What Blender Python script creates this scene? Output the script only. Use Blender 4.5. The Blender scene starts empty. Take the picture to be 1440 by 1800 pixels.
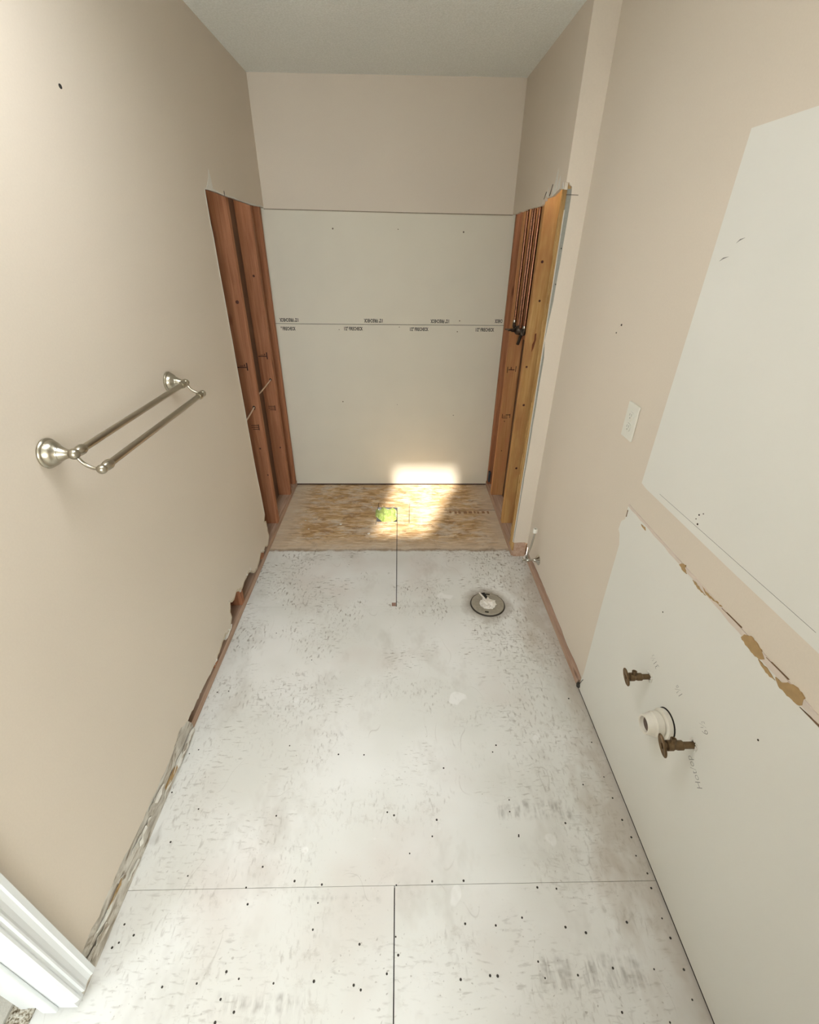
import bpy, bmesh, math, random
from mathutils import Vector, Matrix, noise
from mathutils.geometry import delaunay_2d_cdt

scene = bpy.context.scene
COL = scene.collection
PI = math.pi
rnd = random.Random(7)

# ------------------------------------------------------------------ camera
CAM = (0.8066, -3.2371, 1.6646)
PITCH, YAW, ROLL, FPX = 0.5350, 0.0255, 0.0125, 790.85
cam_data = bpy.data.cameras.new('camera')
cam_data.sensor_fit = 'HORIZONTAL'
cam_data.sensor_width = 36.0
cam_data.lens = FPX / 1440.0 * 36.0
cam_data.clip_start = 0.02
cam = bpy.data.objects.new('camera', cam_data)
COL.objects.link(cam)
fw = Vector((math.sin(YAW) * math.cos(PITCH), math.cos(YAW) * math.cos(PITCH), -math.sin(PITCH)))
r0 = Vector((math.cos(YAW), -math.sin(YAW), 0))
u0 = r0.cross(fw)
rr = r0 * math.cos(ROLL) + u0 * math.sin(ROLL)
uu = -r0 * math.sin(ROLL) + u0 * math.cos(ROLL)
cam.matrix_world = Matrix(((rr.x, uu.x, -fw.x, CAM[0]), (rr.y, uu.y, -fw.y, CAM[1]),
                           (rr.z, uu.z, -fw.z, CAM[2]), (0, 0, 0, 1)))
scene.camera = cam

# ------------------------------------------------------------------ world, sun, added lamps, exposure
scene.view_settings.view_transform = 'Standard'
scene.view_settings.look = 'None'
scene.view_settings.gamma = 1.0
scene.view_settings.use_curve_mapping = False
scene.cycles.max_bounces = 4
scene.cycles.adaptive_threshold = 0.08
scene.view_settings.exposure = 0.26

world = bpy.data.worlds.new('sky')
scene.world = world
world.use_nodes = True
wbg = world.node_tree.nodes['Background']
wbg.inputs['Color'].default_value = (0.92, 0.96, 1.0, 1)
wbg.inputs['Strength'].default_value = 11.0

SUN_AZ = 0.26            # sideways travel per metre of depth
SUN_TAN = 1.10           # tangent of the sun's elevation
sun_data = bpy.data.lights.new('sun', 'SUN')
sun_data.energy = 8.0
sun_data.angle = math.radians(2.2)
sun_data.color = (1.0, 0.95, 0.87)
sun = bpy.data.objects.new('sun', sun_data)
COL.objects.link(sun)
sd = Vector((SUN_AZ, 1.0, -SUN_TAN * math.hypot(1, SUN_AZ))).normalized()
sun.rotation_euler = sd.to_track_quat('-Z', 'Y').to_euler()
sun.location = (-1.5, -8, 4)

def area(name, loc, direction, sx, sy, power, color):
    d = bpy.data.lights.new(name, 'AREA')
    d.shape = 'RECTANGLE'; d.size = sx; d.size_y = sy; d.energy = power; d.color = color
    o = bpy.data.objects.new(name, d); COL.objects.link(o)
    o.location = loc
    o.rotation_euler = Vector(direction).to_track_quat('-Z', 'Z').to_euler()
    return o
# added lamps before unseen made-up windows, one shining through the doorway
area('added_bedroom_fill', (-1.40, -5.14, 1.25), (0.6, 1, 0), 1.3, 1.7, 64, (0.90, 0.96, 1.0))
area('added_rear_fill', (0.80, -5.14, 1.45), (0, 1, 0), 1.2, 1.2, 46, (0.90, 0.96, 1.0))

# ------------------------------------------------------------------ dimensions (metres)
H = 2.44
W, R = 1.4895, 1.5901
S = -0.978               # plane of the short wall end beside the alcove
DW = 0.0127              # drywall thickness
REAR = -5.2

# ------------------------------------------------------------------ material helpers
class NT:
    def __init__(self, name):
        m = bpy.data.materials.new(name); m.use_nodes = True
        self.m = m; self.t = m.node_tree; self.n = self.t.nodes
        self.b = self.n['Principled BSDF']
    def node(self, typ, **kw):
        nd = self.n.new(typ)
        for k, v in kw.items():
            setattr(nd, k, v)
        return nd
    def link(self, a, b): self.t.links.new(a, b)
    def inp(self, nd, key, v):
        if hasattr(v, 'is_output') or isinstance(v, bpy.types.NodeSocket): self.link(v, nd.inputs[key])
        else: nd.inputs[key].default_value = v
    def pos(self, scale=(1, 1, 1), rot=(0, 0, 0), loc=(0, 0, 0)):
        g = self.node('ShaderNodeNewGeometry')
        mp = self.node('ShaderNodeMapping')
        mp.inputs['Scale'].default_value = scale; mp.inputs['Rotation'].default_value = rot
        mp.inputs['Location'].default_value = loc
        self.link(g.outputs['Position'], mp.inputs['Vector'])
        return mp.outputs['Vector']
    def noise(self, vec, scale, detail=3, rough=0.55, dist=0.0):
        nd = self.node('ShaderNodeTexNoise')
        self.link(vec, nd.inputs['Vector'])
        nd.inputs['Scale'].default_value = scale; nd.inputs['Detail'].default_value = detail
        nd.inputs['Roughness'].default_value = rough; nd.inputs['Distortion'].default_value = dist
        return nd.outputs['Fac']
    def voro(self, vec, scale, feature='F1', out='Distance', rand=1.0):
        nd = self.node('ShaderNodeTexVoronoi', feature=feature)
        self.link(vec, nd.inputs['Vector']); nd.inputs['Scale'].default_value = scale
        nd.inputs['Randomness'].default_value = rand
        return nd.outputs[out]
    def ramp(self, fac, stops, interp='LINEAR'):
        nd = self.node('ShaderNodeValToRGB'); cr = nd.color_ramp; cr.interpolation = interp
        while len(cr.elements) < len(stops): cr.elements.new(0.5)
        for e, (p, c) in zip(cr.elements, stops):
            e.position = p
            e.color = (c, c, c, 1) if isinstance(c, (int, float)) else (*c, 1)
        self.link(fac, nd.inputs['Fac'])
        return nd.outputs['Color']
    def math(self, op, a, b=0.0, clamp=False):
        nd = self.node('ShaderNodeMath', operation=op, use_clamp=clamp)
        self.inp(nd, 0, a); self.inp(nd, 1, b)
        return nd.outputs[0]
    def mix(self, fac, a, b, blend='MIX'):
        nd = self.node('ShaderNodeMix', data_type='RGBA', blend_type=blend)
        self.inp(nd, 'Factor', fac)
        for idx, v in ((6, a), (7, b)):
            if isinstance(v, bpy.types.NodeSocket): self.link(v, nd.inputs[idx])
            else: nd.inputs[idx].default_value = (*v, 1)
        return nd.outputs[2]
    def sep(self, vec):
        nd = self.node('ShaderNodeSeparateXYZ'); self.link(vec, nd.inputs[0]); return nd.outputs
    def bump(self, height, strength, dist=0.002):
        nd = self.node('ShaderNodeBump')
        nd.inputs['Strength'].default_value = strength; nd.inputs['Distance'].default_value = dist
        self.link(height, nd.inputs['Height']); self.link(nd.outputs[0], self.b.inputs['Normal'])
    def done(self, col, rough=0.6, metal=0.0, spec=None):
        if isinstance(col, bpy.types.NodeSocket): self.link(col, self.b.inputs['Base Color'])
        else: self.b.inputs['Base Color'].default_value = (*col, 1)
        self.inp(self.b, 'Roughness', rough); self.b.inputs['Metallic'].default_value = metal
        if spec is not None: self.b.inputs['Specular IOR Level'].default_value = spec
        return self.m

def srgb(r, g, b):
    f = lambda c: (c / 255 / 12.92) if c / 255 <= 0.04045 else ((c / 255 + 0.055) / 1.055) ** 2.4
    return (f(r), f(g), f(b))

def mat_plain(name, col, rough=0.6, metal=0.0, var=0.06, scale=20, bump=0.0, bscale=200, spec=None):
    n = NT(name); v = n.pos()
    k = n.noise(v, scale, 1)
    c = n.mix(k, tuple(x * (1 - var) for x in col), tuple(min(1, x * (1 + var)) for x in col))
    if bump: n.bump(n.noise(v, bscale, 2), bump, 0.001)
    return n.done(c, rough, metal, spec)

def mat_paint(name, col):
    n = NT(name); v = n.pos()
    big = n.noise(v, 1.7, 1); fine = n.noise(v, 200, 1)
    c = n.mix(n.ramp(big, [(0.3, 0.0), (0.7, 1.0)]), tuple(x * 0.975 for x in col), tuple(x * 1.02 for x in col))
    c = n.mix(n.ramp(fine, [(0.35, 0.0), (0.65, 0.10)]), c, tuple(x * 0.80 for x in col))
    return n.done(c, 0.62, spec=0.3)

def mat_wood(name, light, dark, knot, along='Z', seed=0.0, blush=None):
    n = NT(name)
    sc = {'Z': (1, 1, 0.045), 'Y': (1, 0.045, 1), 'X': (0.045, 1, 1)}[along]
    v = n.pos(sc, loc=(seed, seed * 1.7, seed * 0.3))
    g1 = n.noise(v, 75, 4, 0.6, 0.6); g2 = n.noise(v, 14, 3, 0.5, 1.2)
    sk = {'Z': (1, 1, 0.35), 'Y': (1, 0.35, 1), 'X': (0.35, 1, 1)}[along]
    kv = n.voro(n.pos(sk, loc=(seed * 3, 0.4, seed)), 7.5)
    c = n.mix(n.ramp(g1, [(0.32, 0.0), (0.68, 1.0)]), dark, light)
    c = n.mix(n.ramp(g2, [(0.38, 0.0), (0.62, 0.55)]), c, tuple(0.72 * d + 0.1 * l for d, l in zip(dark, light)))
    if blush:
        bl = n.noise(n.pos({'Z': (1, 1, 0.25), 'Y': (1, 0.25, 1), 'X': (0.25, 1, 1)}[along], loc=(seed, 2.0, 0.7)), 16, 3, 0.6)
        c = n.mix(n.ramp(bl, [(0.42, 0.0), (0.66, 0.75)]), c, blush)
    c = n.mix(n.ramp(kv, [(0.05, 0.9), (0.13, 0.0)]), c, knot)
    n.bump(g1, 0.25, 0.001)
    return n.done(c, 0.7, spec=0.2)

M = {}
M['paint'] = mat_paint('beige_wall_paint', srgb(222, 210, 193))
M['ceiling'] = None
n = NT('ceiling_paint'); v = n.pos()
k = n.noise(v, 130, 1)
n.bump(k, 0.6, 0.004)
M['ceiling'] = n.done(n.mix(n.ramp(k, [(0.35, 0.0), (0.7, 1.0)]), srgb(232, 235, 230), srgb(244, 247, 243)), 0.8, spec=0.2)
M['board'] = mat_plain('bare_drywall_paper', srgb(226, 220, 203), 0.75, var=0.035, scale=5, spec=0.2)
M['skim'] = mat_plain('white_unpainted_wall', srgb(228, 226, 217), 0.6, var=0.025, scale=3, spec=0.3)
M['gypsum'] = mat_plain('gypsum_core', srgb(226, 222, 212), 0.9, var=0.1, scale=120)
M['paper_torn'] = None
n = NT('torn_drywall_paper'); v = n.pos((1, 0.35, 1))
k = n.noise(v, 38, 5, 0.65, 1.0); k2 = n.noise(n.pos(), 11, 3)
c = n.ramp(k, [(0.30, srgb(122, 106, 88)), (0.42, srgb(176, 166, 150)), (0.52, srgb(214, 208, 196)), (0.75, srgb(232, 229, 220))])
c = n.mix(n.ramp(k2, [(0.45, 0.0), (0.6, 0.55)]), c, srgb(172, 164, 150))
n.bump(k, 0.8, 0.004)
M['paper_torn'] = n.done(c, 0.9)
M['kraft'] = mat_plain('brown_kraft_paper', srgb(172, 142, 98), 0.85, var=0.18, scale=60)
M['paper_edge'] = mat_plain('peeled_paint_edge', srgb(206, 192, 168), 0.8, var=0.12, scale=60)
M['kraft_dark'] = mat_plain('shadowed_kraft', srgb(118, 92, 66), 0.9, var=0.2, scale=80)
M['caulk'] = mat_plain('old_caulk', srgb(216, 202, 188), 0.6, var=0.06, scale=50)
M['dark'] = mat_plain('dark_gap', (0.02, 0.016, 0.012), 0.9)
M['ink'] = mat_plain('black_ink', (0.035, 0.028, 0.02), 0.7)
M['pencil'] = mat_plain('pencil_grey', (0.22, 0.21, 0.19), 0.6)
M['stamp'] = mat_plain('grade_stamp_ink', srgb(62, 34, 22), 0.8)
M['dim_fir'] = mat_wood('dim_red_fir', srgb(190, 134, 98), srgb(156, 102, 72), srgb(92, 50, 34), 'Z', 0.0)  # dim light of the left studs partly put into this redder wood tone
M['pine'] = mat_wood('yellow_pine_lumber', srgb(216, 176, 116), srgb(190, 142, 84), srgb(120, 74, 42), 'Z', 2.1, srgb(176, 122, 78))
M['tan'] = mat_wood('tan_lumber', srgb(208, 158, 108), srgb(184, 130, 82), srgb(112, 66, 40), 'Z', 5.3, srgb(186, 124, 86))
M['rough'] = mat_wood('rough_sawn_edge', srgb(224, 190, 132), srgb(164, 122, 66), srgb(112, 78, 40), 'Z', 8.4)
M['plate'] = mat_wood('plate_lumber', srgb(210, 182, 160), srgb(172, 138, 114), srgb(108, 76, 58), 'Y', 1.2, srgb(190, 164, 144))
M['sheath'] = mat_plain('cavity_board', srgb(112, 84, 64), 0.9, var=0.2, scale=9)
M['nickel'] = mat_plain('brushed_nickel', srgb(186, 178, 160), 0.28, 1.0, var=0.04, scale=40)
M['chrome'] = mat_plain('chrome', srgb(205, 202, 192), 0.12, 1.0, var=0.03)
M['brass'] = mat_plain('tarnished_brass', srgb(122, 100, 74), 0.42, 0.75, var=0.25, scale=120)
M['copper'] = mat_plain('old_copper', srgb(160, 112, 86), 0.22, 0.95, var=0.25, scale=60)
M['valve'] = mat_plain('dark_bronze', srgb(74, 62, 52), 0.35, 0.85, var=0.3, scale=120)
M['pvc'] = mat_plain('white_pvc', srgb(228, 222, 208), 0.35, var=0.04, scale=60)
M['plastic'] = mat_plain('white_plastic', srgb(226, 224, 212), 0.35, var=0.02)
M['trim'] = mat_plain('white_trim_paint', srgb(228, 231, 230), 0.35, var=0.015, scale=4)
M['cable'] = mat_plain('cable_sheath', srgb(216, 192, 162), 0.5)
M['bead'] = mat_plain('metal_corner_bead', srgb(156, 156, 146), 0.5, 0.3, var=0.12, scale=150)
M['tape'] = mat_plain('dark_blue_tape', srgb(48, 58, 70), 0.7)
M['rag'] = mat_plain('white_rag', srgb(228, 222, 212), 0.85, var=0.1, scale=60)
M['flange'] = mat_plain('dirty_grey_flange', srgb(158, 150, 134), 0.6, var=0.22, scale=70, bump=0.6, bscale=140)
M['bag'] = None
n = NT('lime_green_plastic'); v = n.pos()
k = n.noise(v, 70, 3)
n.bump(k, 0.3, 0.002)
M['bag'] = n.done(n.mix(n.ramp(k, [(0.35, 0.0), (0.7, 1.0)]), srgb(150, 176, 78), srgb(196, 208, 138)), 0.4)
M['white_carpet'] = mat_plain('pale_carpet', srgb(205, 202, 192), 0.95, var=0.1, scale=160, bump=1.0, bscale=260)
n = NT('speckled_underlay'); v = n.pos()
k = n.voro(v, 260, out='Color'); kk = n.noise(v, 190, 3)
c = n.ramp(kk, [(0.34, srgb(92, 78, 58)), (0.46, srgb(176, 166, 146)), (0.6, srgb(216, 212, 200))])
n.bump(kk, 1.0, 0.004)
M['underlay'] = n.done(c, 0.95)
n = NT('window_glass')
n.b.inputs['Transmission Weight'].default_value = 1.0
n.b.inputs['IOR'].default_value = 1.01
M['glass'] = n.done((1, 1, 1), 0.0)

# the subfloor: bare strand board in the alcove, worn white primer in the room
n = NT('subfloor')
P0 = n.pos()
px, py, pz = n.sep(P0)
# strands
warp = n.node('ShaderNodeVectorMath', operation='MULTIPLY_ADD')
nz = n.node('ShaderNodeTexNoise'); nz.inputs['Scale'].default_value = 4.0; nz.inputs['Detail'].default_value = 2
n.link(P0, nz.inputs['Vector'])
n.link(nz.outputs['Color'], warp.inputs[0]); warp.inputs[1].default_value = (0.05, 0.05, 0); n.link(P0, warp.inputs[2])
wp = warp.outputs[0]
def mapped(vec, scale, rot=0.0):
    mp = n.node('ShaderNodeMapping'); mp.inputs['Scale'].default_value = scale; mp.inputs['Rotation'].default_value = (0, 0, rot)
    n.link(vec, mp.inputs['Vector']); return mp.outputs[0]
strA = n.voro(mapped(wp, (12, 52, 1), 0.15), 1.0, out='Color')
strB = n.voro(mapped(wp, (16, 60, 1), -0.6), 1.0, out='Color')
bwA = n.node('ShaderNodeRGBToBW'); n.link(strA, bwA.inputs[0])
bwB = n.node('ShaderNodeRGBToBW'); n.link(strB, bwB.inputs[0])
strand = n.math('ADD', n.math('MULTIPLY', bwA.outputs[0], 0.6), n.math('MULTIPLY', bwB.outputs[0], 0.4))
grain = n.noise(mapped(wp, (18, 110, 1), 0.05), 1.0, 2, 0.6)
osb = n.ramp(strand, [(0.18, srgb(172, 136, 96)), (0.40, srgb(206, 170, 122)), (0.58, srgb(222, 190, 146)), (0.82, srgb(240, 220, 186))])
osb = n.mix(n.ramp(grain, [(0.36, 0.6), (0.55, 0.0)]), osb, srgb(160, 122, 82))
dust = n.noise(mapped(wp, (1.0, 1.8, 1)), 5.5, 5, 0.74)
osb = n.mix(n.ramp(dust, [(0.48, 0.0), (0.66, 0.8)]), osb, srgb(222, 212, 196))
blot = n.noise(P0, 9, 4, 0.7)
osb = n.mix(n.ramp(blot, [(0.27, 0.8), (0.40, 0.0)]), osb, srgb(128, 90, 60))
# dusty border along the walls of the alcove
edge = n.math('MINIMUM', n.math('MINIMUM', n.math('ADD', px, 0.0), n.math('SUBTRACT', 1.50, px)), n.math('ADD', py, 0.91))
edge = n.math('ADD', edge, n.math('MULTIPLY', n.math('SUBTRACT', dust, 0.5), 0.30))
osb = n.mix(n.ramp(edge, [(0.02, 0.75), (0.16, 0.0)]), osb, srgb(212, 196, 174))
# worn primer
pr = n.noise(P0, 2.3, 2, 0.6)
paint = n.mix(n.ramp(pr, [(0.38, 0.0), (0.62, 1.0)]), srgb(222, 221, 214), srgb(232, 231, 226))
pk = n.noise(n.pos(loc=(3.1, 7.7, 0)), 1.9, 3, 0.6)
paint = n.mix(n.ramp(pk, [(0.53, 0.0), (0.72, 0.40)]), paint, srgb(206, 192, 182))
# strand relief showing through as short dashes
dash = n.noise(mapped(wp, (92, 36, 1), 0.35), 1.0, 2, 0.5)
dash2 = n.noise(mapped(wp, (30, 110, 1), 0.15), 1.0, 2, 0.5)
zone = n.noise(n.pos(loc=(1.3, 2.2, 0)), 3.1, 3, 0.62)
zone2 = n.noise(n.pos(loc=(8.3, 5.2, 0)), 3.6, 3, 0.62)
side = n.ramp(n.math('ABSOLUTE', n.math('SUBTRACT', px, 0.75)), [(0.10, 0.0), (0.55, 0.10)])
zz = n.math('ADD', zone, side)
md = n.math('MULTIPLY', n.ramp(dash, [(0.56, 0.0), (0.72, 1.0)]), n.ramp(zz, [(0.54, 0.0), (0.63, 1.0)]))
md2 = n.math('MULTIPLY', n.ramp(dash2, [(0.57, 0.0), (0.72, 1.0)]), n.ramp(n.math('ADD', zone2, side), [(0.55, 0.0), (0.64, 1.0)]))
md = n.math('MAXIMUM', md, md2)
far = n.math('MULTIPLY_ADD', py, 0.42); far.node.inputs[2].default_value = 1.38
far = n.math('MINIMUM', n.math('MAXIMUM', far, 0.30), 1.0)      # strands show most where the primer is thinnest, towards the alcove
md = n.math('MULTIPLY', md, far)
paint = n.mix(md, paint, srgb(132, 122, 106))
# sparse thin curved scratches and pale scraped spots of filler
for (sc_, lx, mk) in ((4.2, 0.0, 0.56),):
    sl = n.math('ABSOLUTE', n.math('SUBTRACT', n.noise(n.pos((1.6, 0.8, 1), loc=(lx, lx * 2, 0)), sc_, 1, 0.4), 0.5))
    gate = n.noise(n.pos(loc=(lx + 2, 1.0, 0)), 6.5, 1)
    paint = n.mix(n.math('MULTIPLY', n.ramp(sl, [(0.0015, 1.0), (0.004, 0.0)]), n.ramp(gate, [(mk, 0.0), (mk + 0.08, 0.32)])), paint, srgb(150, 142, 130))
fil = n.noise(n.pos(loc=(9.0, 3.0, 0)), 7.5, 2, 0.4)
paint = n.mix(n.ramp(fil, [(0.71, 0.0), (0.725, 0.7)]), paint, srgb(240, 239, 235))
scuff = n.noise(mapped(wp, (16.0, 26.0, 1), 0.9), 1.0, 4, 0.8)
paint = n.mix(n.math('MULTIPLY', n.ramp(scuff, [(0.55, 0.0), (0.75, 0.5)]), n.ramp(zone, [(0.48, 0.05), (0.62, 1.0)])), paint, srgb(166, 157, 142))
fleck = n.noise(P0, 95, 1, 0.6)
paint = n.mix(n.math('MULTIPLY', n.ramp(fleck, [(0.68, 0.0), (0.76, 1.0)]), n.ramp(zone2, [(0.45, 0.0), (0.62, 0.5)])), paint, srgb(138, 128, 114))
smear = n.noise(mapped(wp, (2.0, 1.2, 1), 0.7), 2.2, 4, 0.72)
paint = n.mix(n.ramp(smear, [(0.54, 0.0), (0.75, 0.36)]), paint, srgb(168, 160, 146))
# faded smudges of factory print (no legible characters remain)
def box_mask(x0, x1, y0, y1, soft=0.02):
    a = n.math('MINIMUM', n.math('SUBTRACT', px, x0), n.math('SUBTRACT', x1, px))
    b = n.math('MINIMUM', n.math('SUBTRACT', py, y0), n.math('SUBTRACT', y1, py))
    m = n.math('MINIMUM', a, b)
    m = n.math('ADD', m, n.math('MULTIPLY', n.math('SUBTRACT', blot, 0.5), 0.06))
    return n.ramp(n.math('DIVIDE', m, soft), [(0.0, 0.0), (1.0, 1.0)])
bars = n.noise(mapped(P0, (55, 9, 1), 0.0), 1.0, 3, 0.6)
bars = n.ramp(bars, [(0.42, 0.0), (0.60, 1.0)])
pm = None
for bx in ((1.13, 1.40, -2.475, -2.40), (1.16, 1.48, -2.88, -2.80), (0.32, 0.56, -2.91, -2.86), (0.50, 0.75, -2.68, -2.66)):
    q = box_mask(*bx)
    pm = q if pm is None else n.math('MAXIMUM', pm, q)
paint = n.mix(n.math('MULTIPLY', n.math('MULTIPLY', pm, n.math('MULTIPLY', bars, n.ramp(n.noise(P0, 28, 2, 0.7), [(0.35, 0.0), (0.6, 1.0)]))), 0.5), paint, srgb(132, 126, 116))
# brown dirt along the right wall and round the flange
dr = n.math('SUBTRACT', 1.59, px)
dr = n.math('ADD', dr, n.math('MULTIPLY', n.math('SUBTRACT', smear, 0.5), 0.6))
paint = n.mix(n.ramp(dr, [(0.02, 0.55), (0.17, 0.0)]), paint, srgb(170, 154, 134))
dxf = n.math('SUBTRACT', px, 1.28); dyf = n.math('ADD', py, 1.41)
rf = n.math('SQRT', n.math('ADD', n.math('MULTIPLY', dxf, dxf), n.math('MULTIPLY', dyf, dyf)))
rf = n.math('ADD', rf, n.math('MULTIPLY', n.math('SUBTRACT', blot, 0.5), 0.10))
paint = n.mix(n.ramp(rf, [(0.09, 0.75), (0.15, 0.0)]), paint, srgb(142, 128, 110))
# edge of the primer
lim = n.math('ADD', py, n.math('MULTIPLY', n.math('SUBTRACT', blot, 0.5), 0.06))
mask = n.ramp(n.math('ADD', n.math('MULTIPLY', n.math('ADD', lim, 0.899), 60.0), 0.5), [(0.0, 0.0), (1.0, 1.0)])
colf = n.mix(mask, paint, osb)
seam = n.math('ABSOLUTE', n.math('ADD', lim, 0.902))
seam = n.math('ADD', seam, n.math('MULTIPLY', n.math('SUBTRACT', smear, 0.5), 0.05))
colf = n.mix(n.ramp(seam, [(0.002, 0.8), (0.02, 0.0)]), colf, srgb(148, 122, 94))
M['subfloor'] = n.done(colf, 0.72, spec=0.25)

# ------------------------------------------------------------------ mesh helpers
def finish(name, bm, mat, parent=None, smooth=False):
    me = bpy.data.meshes.new(name)
    bmesh.ops.recalc_face_normals(bm, faces=bm.faces)
    bm.to_mesh(me); bm.free()
    me.materials.append(M[mat] if isinstance(mat, str) else mat)
    if smooth:
        for p in me.polygons: p.use_smooth = True
        me.set_sharp_from_angle(angle=math.radians(40))
    o = bpy.data.objects.new(name, me); COL.objects.link(o)
    if parent is not None: o.parent = parent
    return o

def add_box(bm, x0, x1, y0, y1, z0, z1, bevel=0.0):
    vs = [bm.verts.new((x, y, z)) for x in (x0, x1) for y in (y0, y1) for z in (z0, z1)]
    fs = [(0, 1, 3, 2), (4, 6, 7, 5), (0, 4, 5, 1), (2, 3, 7, 6), (0, 2, 6, 4), (1, 5, 7, 3)]
    faces = [bm.faces.new([vs[i] for i in f]) for f in fs]
    if bevel:
        bmesh.ops.recalc_face_normals(bm, faces=faces)
        es = list({e for f in faces for e in f.edges})
        bmesh.ops.bevel(bm, geom=es, offset=bevel, segments=2, affect='EDGES', profile=0.5)

def box(name, mat, x0, x1, y0, y1, z0, z1, parent=None, bevel=0.0):
    bm = bmesh.new(); add_box(bm, min(x0, x1), max(x0, x1), min(y0, y1), max(y0, y1), min(z0, z1), max(z0, z1), bevel)
    return finish(name, bm, mat, parent)

def add_prism(bm, pts, axis, a, b):
    """2D outline (the two other axes in xyz order) extruded from a to b along axis"""
    def mk(p, t):
        c = [p[0], p[1]]; c.insert(axis, t); return bm.verts.new(c)
    A = [mk(p, a) for p in pts]; B = [mk(p, b) for p in pts]
    k = len(pts)
    bm.faces.new(A); bm.faces.new(list(reversed(B)))
    for i in range(k):
        j = (i + 1) % k
        bm.faces.new((A[i], B[i], B[j], A[j]))

def prism(name, mat, pts, axis, a, b, parent=None):
    bm = bmesh.new()
    if len(pts) <= 4:
        add_prism(bm, pts, axis, a, b)
    else:
        vs = [Vector(p) for p in pts]; k = len(vs)
        ov, oe, of, _, _, _ = delaunay_2d_cdt(vs, [], [list(range(k))], 1, 1e-6)
        for t in (a, b):
            layer = []
            for p in ov:
                c = [p.x, p.y]; c.insert(axis, t); layer.append(bm.verts.new(c))
            for f in of: bm.faces.new([layer[i] for i in f])
            if t == a: LA = layer
        cnt = {}
        for f in of:
            for i, j in zip(f, f[1:] + f[:1]): cnt[(min(i, j), max(i, j))] = cnt.get((min(i, j), max(i, j)), 0) + 1
        for (i, j), c in cnt.items():
            if c == 1: bm.faces.new((LA[i], LA[j], layer[j], layer[i]))
    return finish(name, bm, mat, parent)

def add_lathe(bm, prof, origin, axis, seg=28, cap=True):
    """prof: (distance along axis, radius)"""
    ax = Vector(axis).normalized(); o = Vector(origin)
    t = Vector((0, 0, 1)) if abs(ax.z) < 0.9 else Vector((1, 0, 0))
    p = ax.cross(t).normalized(); q = ax.cross(p)
    rings = []
    for d, r in prof:
        rings.append([bm.verts.new(o + ax * d + (p * math.cos(2 * PI * i / seg) + q * math.sin(2 * PI * i / seg)) * max(r, 1e-5)) for i in range(seg)])
    for a, b in zip(rings, rings[1:]):
        for i in range(seg):
            j = (i + 1) % seg
            bm.faces.new((a[i], a[j], b[j], b[i]))
    if cap:
        bm.faces.new(rings[0]); bm.faces.new(list(reversed(rings[-1])))

def lathe(name, mat, prof, origin, axis, parent=None, seg=28, cap=True):
    bm = bmesh.new(); add_lathe(bm, prof, origin, axis, seg, cap)
    return finish(name, bm, mat, parent, True)

def smooth_path(pts, sub=6):
    P = [Vector(p) for p in pts]
    if len(P) < 3: return P
    out = []
    for i in range(len(P) - 1):
        p0 = P[max(i - 1, 0)]; p1 = P[i]; p2 = P[i + 1]; p3 = P[min(i + 2, len(P) - 1)]
        for k in range(sub):
            t = k / sub
            out.append(0.5 * ((2 * p1) + (p2 - p0) * t + (2 * p0 - 5 * p1 + 4 * p2 - p3) * t * t + (3 * p1 - p0 - 3 * p2 + p3) * t ** 3))
    out.append(P[-1])
    return out

def add_tube(bm, pts, r, seg=12, sub=6):
    P = smooth_path(pts, sub)
    rings = []
    up = None
    for i, p in enumerate(P):
        d = (P[min(i + 1, len(P) - 1)] - P[max(i - 1, 0)]).normalized()
        if up is None:
            up = d.orthogonal().normalized()
        up = (up - d * up.dot(d)).normalized()
        s = d.cross(up)
        rings.append([bm.verts.new(p + (up * math.cos(2 * PI * k / seg) + s * math.sin(2 * PI * k / seg)) * r) for k in range(seg)])
    for a, b in zip(rings, rings[1:]):
        for k in range(seg):
            j = (k + 1) % seg
            bm.faces.new((a[k], a[j], b[j], b[k]))
    bm.faces.new(rings[0]); bm.faces.new(list(reversed(rings[-1])))

def tube(name, mat, pts, r, parent=None, seg=12, sub=6):
    bm = bmesh.new(); add_tube(bm, pts, r, seg, sub)
    return finish(name, bm, mat, parent, True)

def empty(name, loc, label, cat, group=None):
    o = bpy.data.objects.new(name, None); COL.objects.link(o)
    o.empty_display_size = 0.05
    tag(o, label, cat, group)
    return o

def tag(o, label, cat, group=None):
    o['label'] = label; o['category'] = cat
    if group: o['group'] = group
    return o

def struct(o, label=None):
    o['kind'] = 'structure'
    if label: o['label'] = label
    return o

def text_mesh(name, s, size, mat, matrix, parent=None, sx=1.0, offset=0.0, shear=0.0):
    cu = bpy.data.curves.new(name, 'FONT'); cu.body = s; cu.size = size
    cu.align_x = 'CENTER'; cu.align_y = 'CENTER'; cu.offset = offset; cu.shear = shear; cu.resolution_u = 2
    t = bpy.data.objects.new(name, cu); COL.objects.link(t)
    dg = bpy.context.evaluated_depsgraph_get()
    me = bpy.data.meshes.new_from_object(t.evaluated_get(dg))
    bpy.data.objects.remove(t); bpy.data.curves.remove(cu)
    me.transform(Matrix.Diagonal((sx, 1, 1, 1))); me.transform(matrix)
    me.materials.clear(); me.materials.append(M[mat])
    o = bpy.data.objects.new(name, me); COL.objects.link(o)
    if parent is not None: o.parent = parent
    return o

def frame(loc, xdir, ydir):
    x = Vector(xdir).normalized(); y = Vector(ydir).normalized(); z = x.cross(y)
    return Matrix(((x.x, y.x, z.x, loc[0]), (x.y, y.y, z.y, loc[1]), (x.z, y.z, z.z, loc[2]), (0, 0, 0, 1)))

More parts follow.
